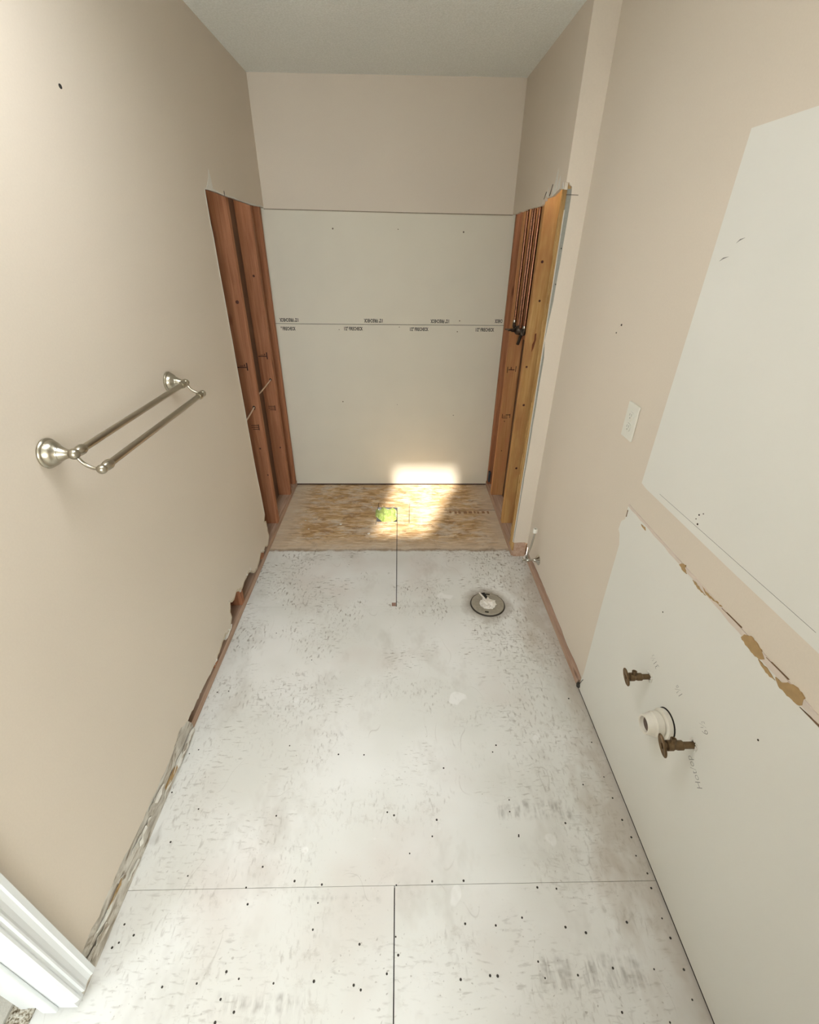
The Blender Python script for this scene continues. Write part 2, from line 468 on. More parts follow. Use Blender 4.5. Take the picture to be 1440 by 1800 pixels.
def jag(pts, step=0.03, amp=0.004, seed=1):
    """break an outline's long runs into small ragged steps"""
    r = random.Random(seed); out = []
    for (a, b) in zip(pts, pts[1:]):
        L = math.hypot(b[0] - a[0], b[1] - a[1]); k = max(1, int(L / step))
        for i in range(k):
            t = i / k
            out.append((a[0] + (b[0] - a[0]) * t + (r.uniform(-amp, amp) if i else 0), a[1] + (b[1] - a[1]) * t + (r.uniform(-amp, amp) if i else 0)))
    out.append(pts[-1])
    return out

# ================================================================== SETTING
# ---- floor: joists' dark void below, five sheets of subfloor
floor = struct(box('floor', 'dark', -3.2, 1.75, REAR, 0.15, -0.30, -0.22), 'worn subfloor of strand board sheets, mostly primed white')
J1, J2, JX = -1.4215, -2.642, 0.789
def panel(pts, label=None):
    o = prism('subfloor_panel', 'subfloor', pts, 2, -0.018, 0.0, floor)
    if label: o['label'] = label
    return o
panel([(-0.11, J1), (JX - 0.0025, J1), (JX - 0.0025, -0.562), (0.644, -0.562), (0.648, -0.331), (JX + 0.0020, -0.335), (JX + 0.0020, 0.03), (-0.11, 0.03)],
      'bare and half primed sheet with a square hole cut in its edge')
panel([(JX + 0.0020, J1), (1.70, J1), (1.70, 0.03), (JX + 0.0020, 0.03)])
panel([(-0.11, J2), (1.70, J2), (1.70, J1 - 0.0010), (-0.11, J1 - 0.0010)])
panel([(-0.11, REAR), (JX, REAR), (JX, J2 - 0.0012), (-0.11, J2 - 0.0012)])
panel([(JX + 0.0032, REAR), (1.70, REAR), (1.70, J2 - 0.0012), (JX + 0.0032, J2 - 0.0012)])
# saw cuts and a filled joint
o = prism('saw_cut', 'dark', [(0.870, -0.585), (0.8735, -0.585), (0.8825, -0.304), (0.880, -0.304)], 2, -0.002, 0.0004, floor)
o['label'] = 'short dark saw cut beside the drain hole'
prism('saw_cut', 'dark', [(0.640, -0.600), (0.643, -0.600), (0.651, -0.30), (0.648, -0.30)], 2, -0.002, 0.0004, floor)
prism('panel_joint', 'stamp', jag([(1.13, -0.4065), (1.545, -0.4065)], 0.05, 0.002, 3) + [(1.545, -0.402), (1.13, -0.4035)], 2, -0.002, 0.0004, floor)
bm = bmesh.new()
for i in range(9):
    x0 = 1.17 + i * 0.034 + rnd.uniform(-.006, .006)
    add_box(bm, x0, x0 + rnd.uniform(.012, .026), -0.455 + rnd.uniform(0, .01), -0.415 - rnd.uniform(0, .012), -0.002, 0.0004)
o = finish('printed_stamp', bm, mat_plain('faded_brown_print', srgb(158, 120, 90), 0.8, var=0.3, scale=90), floor)
o['label'] = 'dark smudged print on the bare alcove floor'
box('knot_plug', mat_plain('knot_plug', srgb(150, 118, 104), 0.8, var=0.3, scale=150), 0.764, 0.786, -1.419, -1.392, -0.002, 0.0005, floor)
# nail heads (too small to pick apart singly)
nails = [(0.018, -2.770), (0.026, -2.721), (0.031, -2.760), (0.064, -2.745), (0.189, -2.849), (0.276, -2.844), (0.346, -2.823), (0.389, -2.897), (0.383, -2.837), (0.348, -2.874), (0.381, -2.589), (0.487, -2.627), (0.571, -2.637), (0.476, -2.847), (0.581, -2.845), (0.566, -2.681), (0.561, -2.741), (0.695, -2.774), (0.796, -2.642), (0.772, -2.834), (0.795, -2.760), (0.802, -2.798), (0.686, -2.854), (0.705, -2.863), (0.348, -2.914), (0.345, -2.641), (0.361, -2.681), (0.993, -2.735), (1.080, -2.740), (1.159, -2.724), (1.278, -2.747), (1.458, -2.739), (1.573, -2.624), (1.567, -2.661), (1.564, -2.732), (1.566, -2.775), (1.569, -2.839), (1.066, -2.843), (0.967, -2.848), (1.181, -2.817), (1.280, -2.845), (1.379, -2.833), (1.489, -2.837), (1.369, -2.914), (1.482, -2.933), (1.560, -2.895), (1.191, -2.849), (1.046, -2.842), (1.189, -2.404), (1.183, -2.442), (1.197, -2.517), (1.363, -2.480), (1.553, -2.330), (1.467, -2.356), (1.555, -2.403), (1.559, -2.473), (1.567, -2.525), (1.531, -1.999), (1.557, -2.197), (1.186, -1.598), (1.162, -2.231), (1.180, -2.204), (0.931, -2.464), (1.198, -2.513), (0.397, -1.779), (0.194, -1.609), (0.382, -2.196), (0.068, -1.946), (0.021, -1.951), (0.039, -2.208), (0.010, -2.223), (0.005, -2.363), (0.119, -2.419), (0.389, -2.444), (0.787, -2.448), (0.574, -2.233), (0.671, -2.236), (0.764, -2.438), (0.969, -2.290), (1.559, -2.577), (1.332, -2.760), (0.905, -2.634), (1.001, -2.634), (1.222, -2.654), (1.279, -2.658), (0.913, -2.513), (0.838, -2.560), (0.067, -2.517), (0.159, -2.609)]
bm = bmesh.new()
for (nx, ny) in nails:
    p = Vector((nx, ny, 0))
    r = rnd.uniform(0.0022, 0.0036)
    vs = [bm.verts.new((p.x + r * math.cos(a * PI / 4), p.y + r * math.sin(a * PI / 4), 0.0006)) for a in range(8)]
    lo = [bm.verts.new((q.co.x, q.co.y, -0.001)) for q in vs]
    bm.faces.new(vs)
    for i in range(8): bm.faces.new((vs[i], lo[i], lo[(i + 1) % 8], vs[(i + 1) % 8]))
o = finish('nail_heads', bm, 'ink', floor); o['kind'] = 'stuff'

# ---- ceiling
bm = bmesh.new()
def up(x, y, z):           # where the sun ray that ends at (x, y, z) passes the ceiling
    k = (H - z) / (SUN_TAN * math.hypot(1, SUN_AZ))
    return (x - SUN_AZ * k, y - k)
sky_q = [up(0.64, -0.74, 0), up(0.98, -0.74, 0), up(1.26, 0, 0.13), up(0.77, 0, 0.13)]  # unseen ceiling opening added, shaped to let the sun patch through
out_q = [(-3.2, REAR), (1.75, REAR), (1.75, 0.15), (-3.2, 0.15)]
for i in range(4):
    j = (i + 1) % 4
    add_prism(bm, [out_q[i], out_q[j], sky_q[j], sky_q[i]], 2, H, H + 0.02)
struct(finish('ceiling', bm, 'ceiling'), 'textured off-white ceiling')

# ---- back wall: painted upper sheet, two bare sheets below
wall_back = struct(box('wall_back', 'sheath', -0.12, 1.70, 0.0165, 0.12, 0, H), 'back wall of the alcove, painted above and bare drywall below')
prism('painted_sheet', 'paint', jag([(-0.0, 1.843), (0.46, 1.838), (0.80, 1.834), (1.4905, 1.829)], 0.08, 0.0012, 5) + [(W + 0.001, H), (0, H)], 1, -0.005, 0.010, wall_back)
prism('cut_shade_line', mat_plain('cut_shade', srgb(150, 138, 118), 0.9, var=0.2, scale=60), [(0.0, 1.8395), (0.46, 1.8345), (0.80, 1.8305), (1.4905, 1.8255), (1.4905, 1.830), (0.80, 1.835), (0.46, 1.839), (0.0, 1.844)], 1, -0.0055, 0.008, wall_back)  # darker strip: shade line along the cut painted in as colour
up_sheet = box('drywall_sheet', 'board', -0.030, W + 0.030, 0.0, 0.016, 1.2075, 1.86, wall_back)
lo_sheet = box('drywall_sheet', 'board', -0.030, W + 0.030, 0.0, 0.016, 0.012, 1.2045, wall_back)
box('sheet_joint', 'dark', -0.03, W + 0.03, 0.005, 0.0155, 1.2035, 1.2085, wall_back)
TXT = '1/2" FIRECHECK'
for xc in (0.074, 0.634, 1.078, 1.496):
    if xc < 1.4:
        text_mesh('printed_lettering', TXT, 0.030, 'ink', frame((xc, -0.0006, 1.2305), (-1, 0, 0), (0, 0, -1)), up_sheet, 0.60, 0.0010)
    else:
        text_mesh('printed_lettering', 'CHECK', 0.030, 'ink', frame((1.472, -0.0006, 1.2345), (-1, 0, 0), (0, 0, -1)), up_sheet, 0.52, 0.0010)
for xc in (0.495, 0.937, 1.382):
    text_mesh('printed_lettering', TXT, 0.030, 'ink', frame((xc, -0.0006, 1.1775), (1, 0, 0), (0, 0, 1)), lo_sheet, 0.60, 0.0010)
text_mesh('printed_lettering', '" FIRECHECK', 0.030, 'ink', frame((0.060, -0.0006, 1.1745), (1, 0, 0), (0, 0, 1)), lo_sheet, 0.56, 0.0010)
for i, (x, z, r) in enumerate([(0.401, 1.747, .005), (1.199, 1.738, .005), (0.798, 1.748, .003), (0.394, 0.68, .0045), (1.206, 0.581, .0035), (0.805, 1.191, .003), (1.209, 1.233, .004), (1.198, 1.165, .004), (0.40, 1.172, .003), (0.79, 0.66, .0025)]):
    lathe('screw_head', mat_plain('screw_steel', srgb(112, 96, 76), 0.6) if i == 0 else bpy.data.materials['screw_steel'], [(0, r), (0.0012, r * 0.8)], (x, 0.0002, z), (0, -1, 0), up_sheet if z > 1.206 else lo_sheet, 10)
# dark brown strip in the gap under the lower sheet
prism('bottom_gap', 'stamp', [(-0.03, 0.0), (W + 0.03, 0.0), (W + 0.03, 0.0115), (-0.03, 0.0115)], 1, 0.004, 0.016, wall_back)

# ---- left wall: drywall with the alcove cut out and a ragged lower edge
OPEN_Y = -0.936
low = [(-0.915, 0.269), (-0.948, 0.240), (-0.914, 0.225), (-0.908, 0.109), (-0.955, 0.077), (-1.008, 0.102), (-1.047, 0.089), (-1.088, 0.118), (-1.154, 0.09), (-1.197, 0.078), (-1.248, 0.095), (-1.304, 0.144), (-1.341, 0.152),
       (-1.401, 0.154), (-1.441, 0.143), (-1.516, 0.184), (-1.558, 0.171), (-1.6, 0.194), (-1.623, 0.155), (-1.619, 0.119), (-1.657, 0.085), (-1.712, 0.096), (-1.747, 0.103), (-1.811, 0.09), (-1.876, 0.084),
       (-1.903, 0.085), (-1.996, 0.094), (-2.083, 0.097), (-2.15, 0.097), (-2.209, 0.128), (-2.242, 0.116), (-2.301, 0.102), (-2.36, 0.102), (-2.435, 0.105), (-2.476, 0.106), (-2.515, 0.105), (-2.561, 0.107), (-2.615, 0.116),
       (-2.686, 0.116), (-2.736, 0.106), (-2.764, 0.118), (-2.801, 0.111), (-2.862, 0.10)]
low_j = jag(low, 0.016, 0.004, 11)
top_cut = jag([(0.0, 1.846), (-0.033, 1.848), (-0.282, 1.844), (-0.619, 1.851), (-0.699, 1.852), (-0.861, 1.858), (-0.936, 1.856)], 0.05, 0.002, 12)
side_cut = jag([(-0.936, 1.856), (-0.940, 1.735), (-0.936, 1.705), (-0.934, 1.2), (-0.932, 0.6), (-0.915, 0.269)], 0.06, 0.0016, 13)
outline = [(0.0, H), ] + top_cut + side_cut[1:] + low_j[1:] + [(-2.862, H)]
wall_left = struct(prism('wall_left', 'paint', outline, 0, -DW, 0.0), 'left wall, beige paint over drywall cut open at the alcove')
# header wall above the cased opening and its far end
prism('drywall_over_doorway', 'paint', [(-2.862, 2.10), (-2.862, H), (-3.53, H), (-3.53, 2.10)], 0, -0.115, 0.0, wall_left)
box('drywall_past_doorway', 'paint', -0.115, 0.0, REAR, -3.53, 0, H, wall_left)
# white cut edge of the drywall (exposed gypsum core)
def edge_strip(name, pts, mat, x0, x1, w0, parent):
    """thin ribbon following a 2D (Y,Z) polyline"""
    bm = bmesh.new(); prev = None; re_ = random.Random(len(pts))
    for i, p in enumerate(pts):
        a = pts[max(i - 1, 0)]; b = pts[min(i + 1, len(pts) - 1)]
        d = Vector((b[0] - a[0], b[1] - a[1])); d = d.normalized() if d.length else Vector((1, 0))
        w = w0 * re_.uniform(0.45, 1.35)
        nrm = Vector((-d.y, d.x)) * w
        q = [bm.verts.new((x0, p[0], p[1])), bm.verts.new((x1, p[0], p[1])), bm.verts.new((x1, p[0] + nrm.x, p[1] + nrm.y)), bm.verts.new((x0, p[0] + nrm.x, p[1] + nrm.y))]
        if prev:
            for k in range(4):
                j = (k + 1) % 4
                bm.faces.new((prev[k], prev[j], q[j], q[k]))
        prev = q
    return finish(name, bm, mat, parent)
edge_strip('gypsum_edge', top_cut, 'gypsum', -DW + 0.0005, 0.0010, -0.006, wall_left)
edge_strip('gypsum_edge', side_cut, 'gypsum', -DW + 0.0005, 0.0010, -0.006, wall_left)
edge_strip('gypsum_edge', low_j[:70], 'paper_edge', -DW + 0.0005, 0.0012, -0.009, wall_left)
# paint flap and tears at the upper corner of the cut
prism('paint_tear', 'gypsum', [(-0.920, 1.858), (-0.845, 1.856), (-0.838, 1.872), (-0.842, 1.905), (-0.852, 1.932), (-0.866, 1.905), (-0.895, 1.878)], 0, 0.0, 0.0012, wall_left)
prism('crack', 'ink', [(-0.700, 1.852), (-0.692, 1.852), (-0.690, 1.868), (-0.694, 1.871)], 0, 0.0, 0.0012, wall_left)
prism('anchor_hole', 'dark', [(-1.785 + 0.006 * math.cos(a), 1.981 + 0.005 * math.sin(a)) for a in [k * PI / 5 for k in range(10)]], 0, -0.001, 0.0008, wall_left)
# ragged band of torn paper where the baseboard was
tb = [(-2.13, 0.0), (-2.13, 0.05), (-2.16, 0.13)] + [(y, z + 0.012) for y, z in low[29:-1]] + [(-2.862, 0.11), (-2.862, 0.0)]
prism('torn_paper_band', 'paper_torn', jag(tb, 0.03, 0.003, 4), 0, -DW, -0.0045, wall_left)
def scrap(pts, mat, x0, lift, seed):
    """curled scrap of paper standing a little off the wall"""
    bm = bmesh.new(); r = random.Random(seed)
    cy = sum(p[0] for p in pts) / len(pts); cz = sum(p[1] for p in pts) / len(pts)
    ring = [bm.verts.new((x0 + lift * r.uniform(0.1, 1.0), p[0], p[1])) for p in pts]
    ring2 = [bm.verts.new((q.co.x - 0.0012, q.co.y, q.co.z)) for q in ring]
    c = bm.verts.new((x0 + lift * 0.2, cy, cz)); c2 = bm.verts.new((x0 + lift * 0.2 - 0.0012, cy, cz))
    k = len(pts)
    for i in range(k):
        j = (i + 1) % k
        bm.faces.new((ring[i], ring[j], c)); bm.faces.new((ring2[j], ring2[i], c2)); bm.faces.new((ring[i], ring2[i], ring2[j], ring[j]))
    return finish('paper_scrap', bm, mat, wall_left)
r2 = random.Random(21)
for i in range(17):
    y = -2.17 - i * 0.039; z = r2.uniform(0.02, 0.085)
    L = r2.uniform(0.018, 0.05); hh = r2.uniform(0.006, 0.016); sl = r2.uniform(-0.3, 0.3)
    pts = []
    for a in range(9):
        an = a * 2 * PI / 9; k = r2.uniform(0.6, 1.1)
        yy = L * k * math.cos(an); pts.append((y + yy, z + hh * k * math.sin(an) + sl * yy))
    pts = [(max(-2.85, min(-2.13, a)), max(0.006, b)) for a, b in pts]
    scrap(pts, r2.choice(['gypsum', 'gypsum', 'paper_torn', 'skim', 'kraft']), -0.0040, 0.009, i)
# torn gypsum crumbs on the ragged edge further back
for i, (y, z) in enumerate([(-1.03, 0.10), (-1.075, 0.125), (-1.30, 0.155), (-1.46, 0.155), (-1.61, 0.20), (-1.665, 0.085), (-1.70, 0.088), (-1.725, 0.10), (-1.86, 0.09), (-2.01, 0.10), (-1.34, 0.165)]):
    L = 0.020 if i not in (5, 6) else 0.034
    scrap([(y + L * math.cos(a * PI / 3.5), z + 0.010 * (1.6 if i in (5, 6) else 1) * math.sin(a * PI / 3.5)) for a in range(7)], 'gypsum', -0.004, 0.009, 40 + i)
# framing behind the left wall
box('cavity_board', 'sheath', -0.125, -0.1025, -2.862, 0.016, 0.0, 2.1, wall_left)
box('bottom_plate', 'plate', -0.1016, -DW - 0.0008, -2.862, 0.0, 0.0, 0.038, wall_left, 0.002)
def stud(mat, x0, x1, y0, parent, z1=2.0, z0=0.038, w=0.038):
    return box('stud', mat, x0, x1, y0, y0 + w, z0, z1, parent, 0.0025)
LX0, LX1 = -0.1016, -DW - 0.0008
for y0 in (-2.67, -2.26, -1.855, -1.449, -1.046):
    stud('dim_fir', LX0, LX1, y0, wall_left, 0.6)
s1 = stud('dim_fir', LX0, LX1, -0.643, wall_left)
s2 = stud('dim_fir', LX0, LX1, -0.240, wall_left)
s3 = stud('dim_fir', LX0, LX1, -0.060, wall_left)
# grade stamps on the studs' sides
def bars_on_y(parent, y, lst, mat='stamp'):
    bm = bmesh.new()
    for (x0, x1, z0, z1) in lst: add_box(bm, x0, x1, y - 0.0006, y + 0.001, z0, z1)
    return finish('grade_stamp', bm, mat, parent)
def stampT(par, y, xc, z):
    bars_on_y(par, y, [(xc - 0.045, xc + 0.008, z - 0.003, z + 0.002), (xc + 0.006, xc + 0.013, z - 0.018, z + 0.024), (xc - 0.030, xc - 0.010, z + 0.006, z + 0.009), (xc - 0.006, xc - 0.001, z + 0.004, z + 0.016)])
def stampE(par, y, xc, z):
    bars_on_y(par, y, [(xc - 0.035, xc + 0.008, z + 0.012, z + 0.016), (xc - 0.035, xc + 0.006, z, z + 0.004), (xc - 0.028, xc + 0.006, z - 0.012, z - 0.008), (xc + 0.006, xc + 0.011, z - 0.016, z + 0.020)])
stampT(s1, -0.643, -0.055, 1.068); stampE(s1, -0.643, -0.045, 0.715)
stampT(s2, -0.240, -0.050, 1.045); stampE(s2, -0.240, -0.045, 0.705)
# knots
for par, y, x, z, r in ((s1, -0.643, -0.045, 0.83, .006), (s1, -0.643, -0.05, 0.58, .006), (s1, -0.643, -0.04, 1.40, .009), (s2, -0.24, -0.04, 0.42, .006), (s1, -0.643, -0.03, 0.40, .005), (s2, -0.24, -0.05, 1.5, .007)):
    lathe('knot', mat_plain('knot_wood', srgb(82, 42, 28), 0.7) if 'knot_wood' not in bpy.data.materials else bpy.data.materials['knot_wood'], [(0, r), (0.0012, r * 0.8)], (x, y, z), (0, -1, 0), par, 12)

# ---- right side of the alcove: furred plumbing wall
wall_alcove = struct(prism('wall_alcove', 'paint',
    jag([(0.0, 1.829), (-0.395, 1.835), (-0.625, 1.834), (-0.645, 1.840), (-0.660, 1.862), (-0.68, 1.850), (-0.705, 1.872), (-0.723, 1.858), (-0.80, 1.860), (-0.837, 1.868), (-0.90, 1.878), (-0.965, 1.872)], 0.02, 0.003, 17)
    + [(S + DW, 1.87), (S + DW, H), (0.0, H)], 0, W, W + DW), 'painted upper wall on the right of the alcove with ragged lower edge')
AX = W + DW + 0.0008
BX = R - 0.0008
for pts in ([(-0.85, 1.868), (-0.80, 1.858), (-0.795, 1.885), (-0.82, 1.915), (-0.838, 1.955), (-0.85, 1.91)],
            [(-0.90, 1.878), (-0.862, 1.872), (-0.870, 1.905), (-0.885, 1.925)],
            [(-0.955, 1.873), (-0.925, 1.876), (-0.935, 1.90)],
            [(-0.735, 1.86), (-0.70, 1.868), (-0.715, 1.885), (-0.728, 1.90)]):
    prism('paint_tear', 'gypsum', pts, 0, W - 0.0012, W, wall_alcove)
prism('crack', 'ink', [(-0.760, 1.864), (-0.752, 1.864), (-0.785, 1.905), (-0.789, 1.905)], 0, W - 0.0016, W, wall_alcove)
prism('crack', 'ink', [(-0.672, 1.858), (-0.665, 1.858), (-0.695, 1.886), (-0.700, 1.884)], 0, W - 0.0016, W, wall_alcove)
sx0, sx1 = AX, R - 0.001
a1 = stud('rough', sx0, sx1, -0.9645, wall_alcove, 2.0)
a1b = stud('rough', sx0 + 0.0015, sx1, -0.9260, wall_alcove, 2.0)
a2 = stud('pine', sx0, sx1, -0.643, wall_alcove, 2.0)
a3 = stud('tan', sx0, sx1, -0.240, wall_alcove, 2.0)
a4 = stud('dim_fir', sx0, sx1, -0.060, wall_alcove, 2.0)
a1['label'] = 'rough sawn end stud'
box('bottom_plate', 'plate', sx0, sx1, S + DW + 0.0008, 0.0, 0.0, 0.038, wall_alcove, 0.002)
box('cavity_board', 'sheath', R - 0.001, R + 0.010, S + 0.02, 0.016, 0.0, 2.0, wall_alcove)
# splintered face of the end stud
bm = bmesh.new(); r3 = random.Random(5)
for i in range(110):
    z = r3.uniform(0.06, 1.75); y = r3.uniform(-0.962, -0.892); L = r3.uniform(0.03, 0.16); w = r3.uniform(0.0015, 0.004)
    add_prism(bm, [(y - w, z), (y + w, z + L * 0.3), (y + w * 0.4 + r3.uniform(-.004, .004), z + L), (y - w * 0.8, z + L * 0.6)], 0, sx0 - r3.uniform(0.0008, 0.003), sx0 + 0.0005)
o = finish('splinters', bm, 'rough', a1); o['kind'] = 'stuff'
# stain on the middle stud, grade stamps, knots
prism('stain', mat_plain('wood_stain', srgb(120, 66, 36), 0.8, var=0.25, scale=80), [(1.545, 1.255), (1.553, 1.26), (1.556, 1.225), (1.548, 1.18), (1.540, 1.16), (1.538, 1.20), (1.546, 1.22)], 1, -0.6438, -0.642, a2)
bars_on_y(a3, -0.240, [(1.512, 1.516, 0.950, 0.990), (1.566, 1.570, 0.958, 0.994), (1.520, 1.560, 0.968, 0.973), (1.534, 1.539, 0.973, 0.988)])
bars_on_y(a3, -0.240, [(1.516, 1.552, 0.642, 0.646), (1.538, 1.566, 0.664, 0.669), (1.520, 1.550, 0.655, 0.658), (1.566, 1.570, 0.644, 0.672), (1.514, 1.518, 0.644, 0.672)])
for par, y, x, z, r in ((a2, -0.643, 1.53, 1.60, .007), (a2, -0.643, 1.545, 1.42, .006), (a2, -0.643, 1.54, 0.86, .007), (a2, -0.643, 1.525, 1.08, .006), (a2, -0.643, 1.55, 0.45, .007), (a3, -0.24, 1.535, 0.62, .004), (a3, -0.24, 1.54, 0.40, .004)):
    lathe('knot', bpy.data.materials['knot_wood'], [(0, r), (0.0012, r * 0.8)], (x, y, z), (0, -1, 0), par, 12)
box('tape_strip', 'tape', sx0 - 0.001, sx0 + 0.01, -0.098, -0.0602, 0.075, 0.155, a4)

# ---- short wall end that faces the room
wall_wing = struct(prism('wall_wing', 'paint',
    [(W, 1.895), (1.503, 1.893), (1.507, 1.884), (1.516, 1.880)] + jag([(1.519, 1.84), (1.517, 1.6), (1.514, 1.45), (1.504, 1.30), (1.502, 1.28), (1.512, 1.20), (1.510, 0.9), (1.508, 0.6), (1.506, 0.3), (1.505, 0.105)], 0.05, 0.0012, 19)
    + jag([(1.505, 0.105), (1.53, 0.107), (1.570, 0.109), (R, 0.100)], 0.015, 0.002, 20) + [(R, H), (W, H)], 1, S, S + DW), 'narrow bright wall end beside the alcove')
bm = bmesh.new()
bz = [0.11, 0.4, 0.8, 1.15, 1.28, 1.31, 1.45, 1.6, 1.84, 1.872]
bwid = [1.5055, 1.507, 1.5095, 1.5125, 1.5045, 1.505, 1.5145, 1.5175, 1.5195, 1.5175]
pts = [(1.5015, z) for z in bz] + [(x, z) for x, z in zip(reversed(bwid), reversed(bz))]
add_prism(bm, pts, 1, S + 0.002, S + DW - 0.001)
finish('corner_bead', bm, 'bead', wall_wing)['label'] = 'exposed grey metal corner bead'
prism('gypsum_edge', 'gypsum', [(1.4995, 0.11), (1.5015, 0.11), (1.5015, 1.80), (1.5000, 1.80)], 1, S + 0.001, S + DW - 0.001, wall_wing)
for z in (0.55, 1.04, 1.30, 1.52, 1.66):
    lathe('nail_hole', 'ink', [(0, 0.003), (0.001, 0.0025)], (1.512, S + 0.0015, z), (0, -1, 0), wall_wing, 8)
tube('bent_nail', 'valve', [(1.497, S + 0.003, 1.852), (1.515, S - 0.004, 1.8515), (1.545, S - 0.007, 1.8505)], 0.0010, wall_wing, 6, 3)
prism('plate_end', 'plate', jag([(1.513, 0.0), (1.511, 0.10), (1.585, 0.115), (1.585, 0.0)], 0.03, 0.001, 6), 1, S + DW - 0.006, S + DW + 0.0005, wall_wing)

# ---- right wall
low_r = [(S, 0.085), (-1.075, 0.060), (-1.15, 0.078), (-1.30, 0.080), (-1.48, 0.080), (-1.60, 0.076), (-1.674, 0.075), (-1.76, 0.066), (-1.818, 0.070), (-1.89, 0.076), (-1.945, 0.070), (-1.950, 0.010)]
wall_right = struct(prism('wall_right', 'paint', jag(low_r[:-1], 0.03, 0.003, 23) + [(-1.950, 0.009), (REAR, 0.009), (REAR, H), (S, H)], 0, R, R + DW), 'right wall, beige paint with two bare white areas')
edge_strip('gypsum_edge', jag(low_r[:-1], 0.03, 0.003, 23), 'gypsum', R - 0.0008, R + 0.006, -0.003, wall_right)
box('bottom_plate', 'plate', R + DW + 0.0008, R + 0.10, REAR, S + 0.02, 0.0, 0.09, wall_right, 0.002)
# the plate stands forward of the cut drywall, split and grey at its lower edge
prism('plate_nosing', 'plate', jag([(S - 0.02, 0.0), (-1.93, 0.0)], 0.05, 0.0, 1) + jag([(-1.93, 0.034), (-1.70, 0.040), (-1.40, 0.036), (S - 0.02, 0.040)], 0.05, 0.003, 9), 0, R - 0.002, R + DW + 0.0006, wall_right)
box('floor_gap_shade', 'dark', R + 0.0005, R + DW, REAR, -1.952, 0.0, 0.0085, wall_right)  # dark strip standing in for the shade in the wall-foot gap
def patch(name, pts, mat, t=0.0012):
    return prism(name, mat, pts, 0, R - t, R + 0.0002, wall_right)
mir = patch('bare_patch', [(-1.957, 1.897), (-1.953, 1.012), (-1.986, 1.008), (-2.40, 1.012), (-2.66, 1.017), (-3.15, 1.017), (-3.15, 1.897)], 'skim')
mir['label'] = 'large white area where a mirror was'
van = patch('bare_patch', [(-1.917, 0.906), (-1.922, 0.857), (-1.902, 0.835), (-1.899, 0.800), (-1.915, 0.790), (-1.932, 0.754), (-1.936, 0.496), (-1.955, 0.12), (-1.951, 0.009), (-3.15, 0.009), (-3.15, 0.906)], 'skim')
van['label'] = 'white area above the floor where a vanity stood'
patch('caulk_line', jag([(-1.915, 0.906), (-2.25, 0.906), (-2.40, 0.905), (-2.60, 0.902), (-2.90, 0.905)], 0.03, 0.002, 31) + [(-2.90, 0.916), (-2.60, 0.919), (-2.25, 0.916), (-1.92, 0.914)], 'caulk', 0.0022)
for pts in ([(-2.245, 0.905), (-2.252, 0.915), (-2.268, 0.921), (-2.272, 0.912), (-2.284, 0.903), (-2.268, 0.901)],
            [(-2.312, 0.905), (-2.325, 0.909), (-2.345, 0.906), (-2.372, 0.903), (-2.345, 0.900), (-2.325, 0.901)],
            [(-2.350, 0.916), (-2.372, 0.914), (-2.40, 0.916), (-2.43, 0.9185), (-2.40, 0.911), (-2.37, 0.908)],
            [(-2.512, 0.902), (-2.516, 0.914), (-2.530, 0.924), (-2.552, 0.924), (-2.572, 0.918), (-2.584, 0.910), (-2.574, 0.899), (-2.55, 0.895), (-2.53, 0.896)],
            [(-2.572, 0.897), (-2.60, 0.899), (-2.625, 0.894), (-2.612, 0.889), (-2.59, 0.891)],
            [(-2.622, 0.901), (-2.638, 0.904), (-2.648, 0.917), (-2.668, 0.925), (-2.688, 0.921), (-2.692, 0.905), (-2.684, 0.896), (-2.66, 0.891), (-2.636, 0.891)],
            [(-2.02, 0.897), (-2.045, 0.900), (-2.052, 0.893), (-2.03, 0.893)]):
    patch('torn_paper', jag(pts + [pts[0]], 0.005, 0.0016, 3)[:-1], 'kraft', 0.0030)
for pts in ([(-2.432, 0.9165), (-2.50, 0.9215), (-2.502, 0.9207), (-2.434, 0.9158)], [(-2.585, 0.918), (-2.645, 0.9225), (-2.646, 0.9217), (-2.586, 0.9172)],
            [(-2.69, 0.897), (-2.74, 0.906), (-2.78, 0.909), (-2.74, 0.901)], [(-1.9225, 0.893), (-1.9245, 0.868), (-1.9265, 0.868), (-1.9245, 0.893)]):
    patch('crack', pts, 'kraft_dark', 0.0032)
for (y, z, r) in ((-2.661, 0.744, .003), (-2.253, 0.735, .0028), (-1.55, 1.431, .004), (-1.524, 1.401, .0025), (-2.245, 1.067, .003), (-2.252, 1.043, .0035), (-2.240, 1.052, .002), (-2.258, 1.078, .002)):
    lathe('nail_hole', 'valve', [(0, r), (0.0022, r * 0.7)], (R, y, z), (-1, 0, 0), wall_right, 8)
# pencilled lines and notes
patch('pencil_line', [(-2.06, 1.0295), (-2.64, 1.047), (-2.64, 1.0462), (-2.06, 1.0287)], 'pencil', 0.0015)
for (y, z, a) in ((-2.004, 1.645, 0.02), (-2.044, 1.683, 0.016)):
    patch('scratch', [(y - a, z + 0.005), (y, z - 0.001), (y + a * 0.6, z - 0.006), (y, z + 0.002)], 'pencil', 0.0016)
for s, y, z, sz, ang in (('31½', -2.300, 0.575, 0.032, 2.95), ('1⅛', -2.425, 0.598, 0.032, 2.95), ('6½', -2.540, 0.605, 0.034, 2.7), ('Hot/Cold', -2.578, 0.470, 0.034, 2.75)):
    xd = Vector((0, -math.cos(ang), math.sin(ang))); yd = Vector((0, -math.sin(ang), -math.cos(ang)))
    yd = Vector((-1, 0, 0)).cross(xd)
    text_mesh('pencil_note', s if s != 'Hot/Cold' else 'Hot/op', sz, 'pencil', frame((R - 0.0016, y, z), xd, yd), wall_right, 0.8, -0.0006, 0.2)

